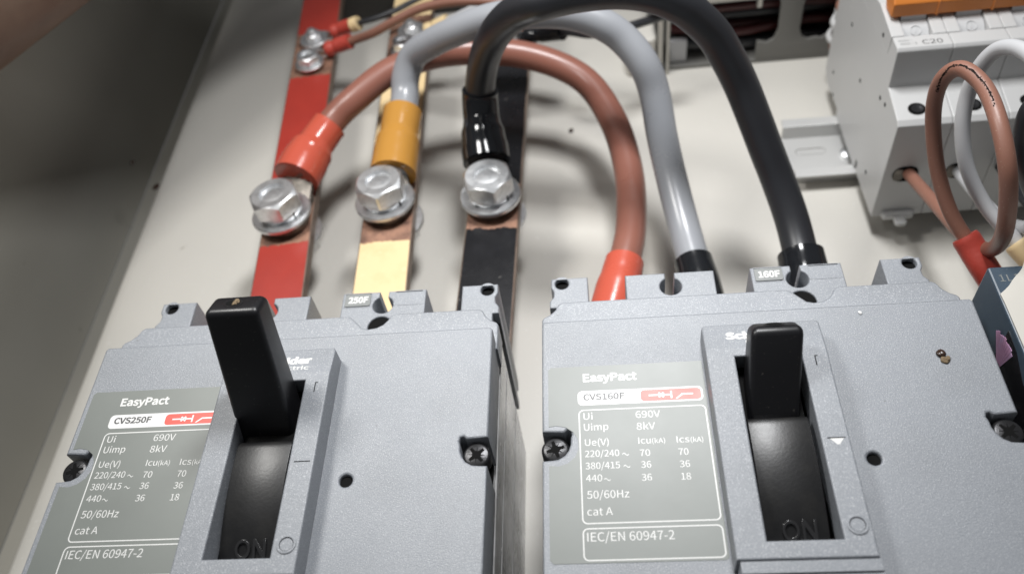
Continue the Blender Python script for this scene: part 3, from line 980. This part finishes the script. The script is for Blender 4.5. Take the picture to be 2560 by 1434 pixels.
for i, (yy, zz, mt, r) in enumerate(((253, 7, 'black_cable', 3.0), (260, 12, 'red_wire', 2.6), (252, 15, 'red_wire', 2.2), (268, 8, 'black_cable', 3.6), (258, 20, 'black_cable', 3.0), (253, 24, 'red_wire', 2.2), (270, 18, 'black_cable', 3.5), (262, 28, 'red_wire', 2.6), (277, 28, 'black_cable', 3.6), (252, 30.5, 'black_cable', 2.4), (284, 12, 'black_cable', 4.0), (286, 31, 'black_cable', 4.0), (290, 21, 'black_cable', 4.0))):
    m = MB()
    rnd = random.Random(i)
    pts = [(120 + 30 * k, yy + rnd.uniform(-1.2, 1.2), zz + rnd.uniform(-1.5, 1.5)) for k in range(11)]
    m.tube(spline(pts, 5), r, M[mt], 14)
    o = m.build('duct_wire')
    colr = 'dark red' if mt == 'red_wire' else 'black'
    tag(o, '%s wire lying in the shaded wiring duct among others' % colr, 'wire', '%s wires inside the wiring duct' % colr)

# posts and a pale tie mount left of the duct end
m = MB()
m.box(113.2, 115.2, 240.5, 243.5, 0.1, 36, M['beige'])
m.box(117.0, 118.2, 240.8, 243.2, 0.1, 36, M['beige'])
tag(m.build('duct_bracket', bevel=0.3), 'pale upright bracket strip at the open end of the wiring duct', 'bracket')
m = MB()
m.slab(rrect(99, 112.5, 241, 258, 3), [], 0, 20, M['plate'], 1.2)
tag(m.build('tie_mount'), 'pale plastic block seen between the grey and black cables', 'tie mount')
m = MB()
m.slab(rrect(118.8, 127, 246.5, 249.5, 1), [], 2.2, 14, M['grey_wire'], 0.6)
tag(m.build('cable_tie_head'), 'small pale cable tie head inside the open duct end', 'cable tie')

# ------------------------------------------------------------------ DIN rail
root = thing('din_rail', (160.6, 177.5, 0), 'galvanised mounting rail with a long slot, under the white breakers', 'mounting rail')
m = MB()
RL = 200
prof = [(-17.3, 6.4), (-13.4, 6.4), (-13.4, 0.05), (13.4, 0.05), (13.4, 6.4), (17.3, 6.4), (17.3, 7.5), (12.3, 7.5), (12.3, 1.15), (-12.3, 1.15), (-12.3, 7.5), (-17.3, 7.5)]
Tm = Matrix(((0, 0, 1, 0), (1, 0, 0, 0), (0, 1, 0, 0), (0, 0, 0, 1)))   # local (y, z, x)
m.prism(prof, 0, RL, M['rail'], Tm)
m.build('rail_profile', root, bevel=0.3)
m = MB()
for k in range(5):
    m.slab(rrect(4.2 + 25 * k, 16.6 + 25 * k, 1.6, 5.4, 1.9), [], 1.1, 1.17, M['duct'], 0)  # grey rim paints the shade along the slot's upper edge
    m.slab(rrect(4.45 + 25 * k, 16.4 + 25 * k, 1.75, 4.85, 1.5), [], 1.1, 1.2, M['rail'], 0)
m.build('slot', root)
m = MB()
m.lathe([(3.2, 1.1), (3.2, 2.4), (2.6, 2.9), (0, 3.1)], M['zinc'], Matrix.Translation((24.5, 0, 0)), 24)
m.build('rail_screw', root)

# ------------------------------------------------------------------ miniature circuit breaker, three poles
X0, PY = 183.0, 177.5
root = thing('miniature_breaker', (X0, PY, 7.5), 'white three pole miniature breaker marked C20 with an orange tie bar', 'miniature breaker')
def lm(m):
    m.v = [p - Vector((X0, PY, 7.5)) for p in m.v]
    return m
prof = [(135.5, 8.5), (160, 8.2), (160.5, 12.5), (163, 12.5), (163, 7.7), (195, 7.7), (195, 10.5), (214, 9.5), (219.5, 13), (219.5, 54), (205, 56.5), (204, 66), (196, 71.0), (191, 71.0), (191, 64.5), (159.2, 64.5), (158.6, 71.6), (152.6, 71.6), (151.6, 70.6), (151.0, 56.5), (137, 53.8), (135.3, 52.4)]
Tm = Matrix(((0, 0, 1, 0), (1, 0, 0, 0), (0, 1, 0, 0), (0, 0, 0, 1)))
m = MB()
for k in range(4):
    m.prism(prof, X0 + 18 * k + 0.06, X0 + 18 * k + 17.94, M['mcb'], Tm)
    xa = X0 + 18 * k
    # cheeks beside the toggles
    for a, b in ((0.06, 4.4), (13.6, 17.94)):
        m.prism([(159.25, 64.0), (190.9, 64.0), (190.9, 71.0), (176, 73.2), (159.3, 71.3)], xa + a, xa + b, M['mcb'], Tm)
lm(m).build('body', root, bevel=0.35, seg=2)
# near-black shapes painted as the shade in screw wells, clamp mouths, side pits
for k in range(4):
    xa = X0 + 18 * k
    m = MB()
    n_ = Vector((0, -2.7, 14.0)).normalized()
    T = Matrix.Translation((xa + 7.3, 141.2, 54.68)) @ Matrix.Rotation(math.radians(10.9), 4, 'X') @ Matrix.Scale(1.15, 4, (1, 0, 0))
    m.lathe([(2.55, -0.5), (2.55, 0.06), (0, 0.06)], M['dark'], T, 32)
    m.lathe([(1.7, -0.3), (1.7, 0.12), (1.2, 0.12), (1.1, 0.08), (0, 0.08)], M['screw'], T @ Matrix.Translation((0.2, 0.2, 0)), 24)
    lm(m).build('screw_well', root)
    m = MB()
    T = Matrix.Translation((xa + 7.6, 135.32, 30.0)) @ Matrix.Rotation(math.radians(90), 4, 'X')
    m.slab(rrect(-4.4, 4.4, -3.6, 3.6, 3.4), [], -0.5, 0.1, M['dark'], 0, M=T)
    m.slab(rrect(-4.1, -0.6, -3.0, 2.6, 1.6), [], -0.5, 0.3, M['tin'], 0.1, M=T)
    lm(m).build('terminal_mouth', root)
for px, py in ((2130, 62), (2208, 88), (2083, 181), (2150, 202), (2081, 237), (2200, 245), (2212, 262), (2164, 430)):
    a, b = (px - 1280) / F_PX, (py - 717) / F_PX
    r = Vector([CR[0][i] * a + CR[1][i] * b + CR[2][i] for i in range(3)])
    p = CAM_C + r * ((X0 - CAM_C.x) / r.x)
    m = MB()
    T = Matrix.Translation((X0 + 0.06, p.y, p.z)) @ Matrix.Rotation(math.radians(-90), 4, 'Y')
    m.lathe([(0.85, -0.1), (0.85, 0.06), (0, 0.06)], M['dark'], T, 16)  # flat dark disc for the shade in a moulded pit
    lm(m).build('side_pit_shade', root)
for k in range(4):
    xa = X0 + 18 * k
    m = MB()
    T = Matrix.Translation((xa + 4.55, 168.0, 60.6)) @ Matrix.Rotation(math.radians(90), 4, 'Y')
    m.lathe([(10.6, 0.0), (10.9, 0.3), (10.9, 8.6), (10.6, 8.9)], M['toggle'], T, 56)
    # lever nose reaching up towards the tie bar
    m.prism([(167, 69.8), (174, 68.5), (174, 74), (171, 78), (168.5, 77.0)], xa + 4.9, xa + 13.1, M['toggle'], Tm)
    a = math.radians(27)
    c = Vector((xa + 9.0, 168.0 - 10.95 * math.sin(a), 60.6 + 10.95 * math.cos(a)))
    T = Matrix.Translation(c) @ Matrix.Rotation(a, 4, 'X')
    m.slab(circle(0, 0, 1.9, 30), [circle(0, 0, 1.6, 30)], -0.25, 0.12, M['toggle'], 0.05, M=T)
    m.slab([(-0.16, -0.85), (0.16, -0.85), (0.16, 0.85), (-0.16, 0.85)], [], -0.25, 0.1, M['toggle'], 0, M=T)
    lm(m).build('toggle', root, angle=35)
m = MB()
m.prism([(166.9, 73.4), (173.5, 73.0), (176.5, 77.6), (175.0, 81.2), (170.0, 81.6), (166.7, 78.4)], X0 + 1.2, X0 + 73, M['orange'], Tm)
for k in range(4):
    m.prism([(166.5, 73.0), (173.9, 72.6), (177.0, 77.5), (175.4, 81.6), (169.8, 82.1), (166.3, 78.7)], X0 + 15.6 + 18 * k, X0 + 16.5 + 18 * k, M['orange'], Tm)
lm(m).build('tie_bar', root, bevel=0.5)
m = MB()
m.text('C20', X0 + 8.6, X0 + 15.1, 153.6, 2.2, 71.66, M['grey_print'])
m.text('400V~', X0 + 1.3, X0 + 5.6, 155.7, 0.9, 71.66, M['tag'])
m.text('4500 / 3', X0 + 1.5, X0 + 6.8, 153.9, 1.0, 71.66, M['tag'])
lm(m).build('rating_print', root)
m = MB()
m.slab(rrect(X0 + 3.4, X0 + 14.8, 133.0, 136.5, 1.4), [], 8.6, 11.2, M['mcb'], 0.5)
m.slab(rrect(X0 + 7.2, X0 + 11.4, 129.2, 133.6, 1.2), [], 8.9, 10.6, M['mcb'], 0.4)
lm(m).build('rail_clip', root)

# bundle of pale wires standing behind the white breaker
root = thing('wire_bundle', (184, 232, 20), 'ragged bundle of white wire ends behind the white miniature breaker', 'wire bundle')
rnd = random.Random(5)
m = MB()
for k in range(9):
    z = 17 + k * 2.6
    x = 186.5 + 2.0 * math.sin(k * 2.3)
    m.tube(spline([(x + 14, 222.5 + rnd.uniform(-1, 1), z), (x + 3, 222.5 + rnd.uniform(-.5, .5), z + 1), (x, 226 + rnd.uniform(-1, 1), z + 2), (x + 4, 232, z + 3), (x + 9, 241, z + 4)], 5), 1.7, M['mcb'] if k % 4 else M['brown_wire'], 12)
m.v = [p - Vector((184, 232, 20)) for p in m.v]
m.build('strands', root)

# ------------------------------------------------------------------ contactor at the right edge
CX, CY = 178.0, 52.4
root = thing('contactor', (CX, CY, 0), 'dark blue grey contactor with torn beige paper over its front', 'contactor')
def lc(m):
    m.v = [p - Vector((CX, CY, 0)) for p in m.v]
    return m
m = MB()
m.box(CX, CX + 46, -45, CY, 0, 78.4, M['navy'])
lc(m).build('housing', root, bevel=0.5)
m = MB()
m.text('1L1', CX + 1.7, CX + 6.6, 47.6, 2.1, 78.46, M['tag'])
m.lathe([(2.3, -0.2), (2.3, 0.06), (0, 0.06)], M['dark'], Matrix.Translation((CX + 11.6, 46.3, 78.4)), 28)
lc(m).build('terminal_marking', root)
m = MB()
rnd = random.Random(3)
edge = [at(2562, 652, 79.0), at(2557, 668, 79), at(2548, 678, 79), at(2541, 690, 79), at(2531, 700, 79), at(2522, 712, 79), at(2512, 723, 79), at(2501, 732, 79)]
P = [(p.x + rnd.uniform(-.15, .15), p.y + rnd.uniform(-.15, .15)) for p in edge]
P += [(CX + 0.35, 40.6), (CX + 0.3, 24), (CX + 0.6, 23.6), (CX + 0.3, 23), (CX + 0.3, -44), (CX + 46, -44), (CX + 46, 52)]
m.slab(P, [], 78.42, 78.95, M['beige'], 0.1)
lc(m).build('torn_paper', root)
# film and sticker on the left side face
m = MB()
TS = Matrix(((0, 0, -1, CX), (1, 0, 0, 0), (0, 1, 0, 0), (0, 0, 0, 1)))    # local (y, z) on the face x = CX, thickness outwards
def side_pt(px, py):
    a, b = (px - 1280) / F_PX, (py - 717) / F_PX
    r = Vector([CR[0][i] * a + CR[1][i] * b + CR[2][i] for i in range(3)])
    p = CAM_C + r * ((CX - CAM_C.x) / r.x)
    return (p.y, p.z)
a, b, c, d = side_pt(2522, 828), side_pt(2478, 875), side_pt(2545, 905), side_pt(2536, 850)
f0 = [side_pt(2522, 826), (side_pt(2522, 826)[0], 20), (-44, 20), (-44, side_pt(2558, 960)[1]), side_pt(2558, 960), side_pt(2542, 880)]
m.slab(f0, [], -0.05, 0.12, M['gloss'], 0, M=TS)
lc(m).build('glossy_film', root)
m = MB()
cc = Vector(side_pt(2492, 925))
top = Vector(side_pt(2522, 855))
rad0 = (top - cc).length
ang0 = math.atan2((top - cc).y, (top - cc).x)
for k in range(9):
    a0 = ang0 - 0.62 + 0.112 * k
    a1 = a0 + 0.062
    r1 = rad0 * (0.97 + 0.03 * math.sin(k * 2.1))
    m.slab([(cc.x + rad0 * .22 * math.cos(a0), cc.y + rad0 * .22 * math.sin(a0)), (cc.x + r1 * math.cos(a0 - .02), cc.y + r1 * math.sin(a0 - .02)), (cc.x + r1 * math.cos(a1 + .02), cc.y + r1 * math.sin(a1 + .02)), (cc.x + rad0 * .22 * math.cos(a1), cc.y + rad0 * .22 * math.sin(a1))], [], 0.1, 0.2, M['holo'], 0, M=TS)
lc(m).build('foil_sticker', root)

# ------------------------------------------------------------------ wires between the white breaker and the contactor
def loop_wire(label, ctrl, d, mat_, sl_mat, s_len, r_sl, pr=None):
    P = [tuple(at(*c)) for c in ctrl]
    path = spline(P, 10)
    root = thing('control_wire', (0, 0, 0), label, 'wire', 'looped wires from the white breaker to the contactor')
    m = MB()
    m.tube(path, d / 2, mat_, 28)
    m.build('insulation', root, angle=60)
    if sl_mat:
        p2 = path[::-1]
        pts, _ = pick(p2, 1, s_len, 20)
        rr = [r_sl] * 20 + [r_sl - 0.3]
        m = MB()
        m.tube(pts, rr, sl_mat, 28)
        m.build('sleeve', root, angle=50)
    return root, path


r_, path = loop_wire('brown wire in one loop with a red sleeve at the contactor',
    [(2262, 415, 30), (2275, 437, 31), (2330, 500, 40), (2395, 575, 47), (2440, 612, 54), (2482, 622, 64), (2512, 575, 82), (2521, 450, 98), (2502, 325, 106), (2462, 220, 108), (2402, 172, 107), (2352, 205, 100), (2333, 290, 88), (2343, 420, 74), (2376, 530, 64), (2425, 612, 58), (2462, 672, 55), (2510, 745, 50)],
    4.25, M['brown_wire'], M['red_rough'], 20.5, 3.9)
# printed line along the loop, made of small ink flakes on the skin of the wire
m = MB()
rnd = random.Random(11)
P = [Vector(p) for p in path]
for i in range(84, 112):
    for q in range(4):
        t = rnd.random()
        p = P[i].lerp(P[i + 1], t)
        tan = (P[i + 1] - P[i]).normalized()
        view = (CAM_C + Vector((40, 60, 0)) - p)
        nrm = (view - tan * view.dot(tan)).normalized()
        bi = tan.cross(nrm)
        w = rnd.uniform(0.1, 0.34)
        l = rnd.uniform(0.08, 0.34)
        o = rnd.uniform(-0.35, 0.35)
        def sp(u, v):
            an = v / 2.125
            return p + tan * u + (nrm * math.cos(an) + bi * math.sin(an)) * 2.15
        m.add([sp(-l, o - w / 2), sp(l, o - w / 2), sp(l, o + w / 2), sp(-l, o + w / 2)], [[0, 1, 2, 3]], M['ink'])
for i in range(85, 111):
    for t0, t1 in ((0.0, 0.30), (0.34, 0.62), (0.66, 0.97)):
        a, c = P[i].lerp(P[i + 1], t0), P[i].lerp(P[i + 1], t1)
        tan = (P[i + 1] - P[i]).normalized()
        view = (CAM_C + Vector((40, 60, 0)) - a)
        nrm = (view - tan * view.dot(tan)).normalized()
        bi = tan.cross(nrm)
        w = rnd.uniform(0.22, 0.42)
        def side(p, v): return p + (nrm * math.cos(v / 2.125) + bi * math.sin(v / 2.125)) * 2.147
        m.add([side(a, -w / 2), side(c, -w / 2), side(c, w / 2), side(a, w / 2)], [[0, 1, 2, 3]], M['ink'])
m.build('printed_marking', r_)
loop_wire('light grey wire in one loop with a yellow sleeve at the contactor',
    [(2392, 412, 30), (2402, 435, 31), (2450, 495, 38), (2505, 550, 46), (2560, 570, 56), (2620, 560, 70), (2655, 480, 86), (2650, 330, 100), (2615, 190, 108), (2560, 128, 108), (2500, 122, 104), (2452, 165, 97), (2420, 235, 88), (2406, 320, 79), (2418, 420, 69), (2464, 515, 60), (2530, 590, 55), (2585, 650, 52), (2640, 712, 48)],
    4.25, M['grey_wire'], M['yellow_paint'], 16, 4.0)
loop_wire('black wire cut by the right edge beside the looped grey wire',
    [(2498, 405, 30), (2515, 430, 32), (2570, 500, 40), (2640, 560, 55), (2700, 520, 75), (2705, 380, 92), (2665, 270, 100), (2600, 250, 100), (2562, 300, 95), (2556, 390, 84), (2580, 480, 70), (2640, 590, 58), (2680, 680, 50)],
    4.5, M['black_cable'], M['black_sleeve'], 16, 4.0)

# ------------------------------------------------------------------ dirt
def crumb(label, pos, r, mat_, seed, squash=0.7, rough_=0.25, name='dirt_speck', group=None):
    bm = bmesh.new()
    bmesh.ops.create_icosphere(bm, subdivisions=3, radius=1.0)
    rnd = random.Random(seed)
    off = [Vector((rnd.uniform(-1, 1), rnd.uniform(-1, 1), rnd.uniform(-1, 1))).normalized() for _ in range(9)]
    m = MB()
    V = []
    for v in bm.verts:
        k = 1.0 + rough_ * sum(max(0, v.co.dot(o)) ** 6 * (1 if i % 2 else -1) for i, o in enumerate(off))
        V.append(Vector((v.co.x * r * k, v.co.y * r * k * 1.15, v.co.z * r * k * squash)))
    m.add(V, [[v.index for v in f.verts] for f in bm.faces], mat_)
    bm.free()
    o = m.build(name, loc=pos, angle=180)
    return tag(o, label, 'dirt', group)


crumb('dark brown bead of dirt on the cover of the 160F breaker', tuple(at(2354, 883, 81.4)), 0.95, M['dirt'], 1)
crumb('tan scrap of fluff beside the dark bead on the breaker cover', tuple(at(2366, 899, 81.3)), 0.85, M['fluff'], 2, 0.5, 0.6)
crumb('tiny white flake near the top of the 160F breaker cover', tuple(at(2151, 781, 81.2)), 0.45, M['pill'], 3, 0.4)
crumb('reddish brown insect husk stuck between the two grey breakers', (53.4, -14.0, 45.0), 1.5, M['dirt'], 4, 0.8)
crumb('pale fibrous scrap under the brown insect husk', (53.1, -16.5, 45.5), 1.2, M['fluff'], 5, 0.8, 0.6)
crumb('larger brown speck at the edge of the shaded cabinet wall', tuple(at(391, 466, -4)), 1.7, M['dirt'], 6, 0.4)
crumb('small dark speck on the plate inside the brown cable arch', tuple(at(1428, 326, 0.3)), 1.1, M['dirt'], 8, 0.4)

crumb('tan dust fluff caught on the tip of the long black toggle', (-1.2, 27.6, 112.55), 1.25, M['fluff'], 21, 0.28, 0.9)
crumb('small brown speck on the shaded cabinet wall', tuple(at(331, 406, -10)), 1.2, M['dirt'], 9, 0.4)

# ------------------------------------------------------------------ forearm reaching in at the top left
def skin_body():
    me = bpy.data.meshes.new('person')
    e = Vector((-174.0, 122.4, 108.0))       # elbow side, outside the picture
    w = Vector((-88.3, 233.5, 120.2))       # wrist, above the picture
    ax = (w - e).normalized()
    up = Vector((0, 0, 1))
    side = ax.cross(up).normalized()
    up = side.cross(ax).normalized()
    V, E, R = [], [], []
    def add(p, r, prev=None, r2=None):
        V.append(p * MM)
        R.append((r * MM, (r2 or r) * MM))
        if prev is not None: E.append((prev, len(V) - 1))
        return len(V) - 1
    L_ = (w - e).length
    i = add(e - ax * 90 + Vector((0, 0, 60)), 36)
    root_i = i
    for t, r in ((0.0, 30.5), (0.3, 29.5), (0.6, 28.5), (0.85, 27.5), (1.0, 26.5)):
        i = add(e + ax * (L_ * t), r, i)
    wr = i
    palm = add(w + ax * 32, 24, wr, 30)
    k0 = palm
    for j, (s, ln, r) in enumerate(((-27, 62, 8.6), (-9, 72, 9.0), (9, 68, 8.8), (26, 54, 7.8))):
        b = add(w + ax * 66 + side * s, r + 2, palm)
        p = w + ax * (66 + ln * 0.42) + side * s * 1.15 - up * 6
        c = add(p, r, b)
        p = p + ax * ln * 0.26 - up * ln * 0.22
        c = add(p, r * 0.92, c)
        p = p + ax * ln * 0.10 - up * ln * 0.24
        c = add(p, r * 0.8, c)
    b = add(w + ax * 20 - side * 30 - up * 4, 12, wr)
    c = add(w + ax * 48 - side * 50 - up * 12, 10.5, b)
    c = add(w + ax * 72 - side * 55 - up * 22, 9, c)
    me.from_pydata(V, E, [])
    o = bpy.data.objects.new('person', me)
    COL.objects.link(o)
    md = o.modifiers.new('skin', 'SKIN')
    lay = me.skin_vertices[0].data if me.skin_vertices else None
    if lay is None:
        bm = bmesh.new(); bm.from_mesh(me); bm.verts.layers.skin.verify(); bm.to_mesh(me); bm.free()
        lay = me.skin_vertices[0].data
    for k, (a_, b_) in enumerate(R): lay[k].radius = (a_, b_)
    lay[root_i].use_root = True
    md.use_smooth_shade = True
    sb = o.modifiers.new('sub', 'SUBSURF')
    sb.levels = 2
    sb.render_levels = 2
    dg = bpy.context.evaluated_depsgraph_get()
    me2 = bpy.data.meshes.new_from_object(o.evaluated_get(dg))
    me2.name = 'person'
    bpy.data.objects.remove(o)
    o = bpy.data.objects.new('person', me2)
    COL.objects.link(o)
    me2.materials.clear()
    me2.materials.append(M['skin'])
    for p in me2.polygons: p.use_smooth = True
    return tag(o, 'bare forearm of a person reaching across the top left corner', 'person')


skin_body()
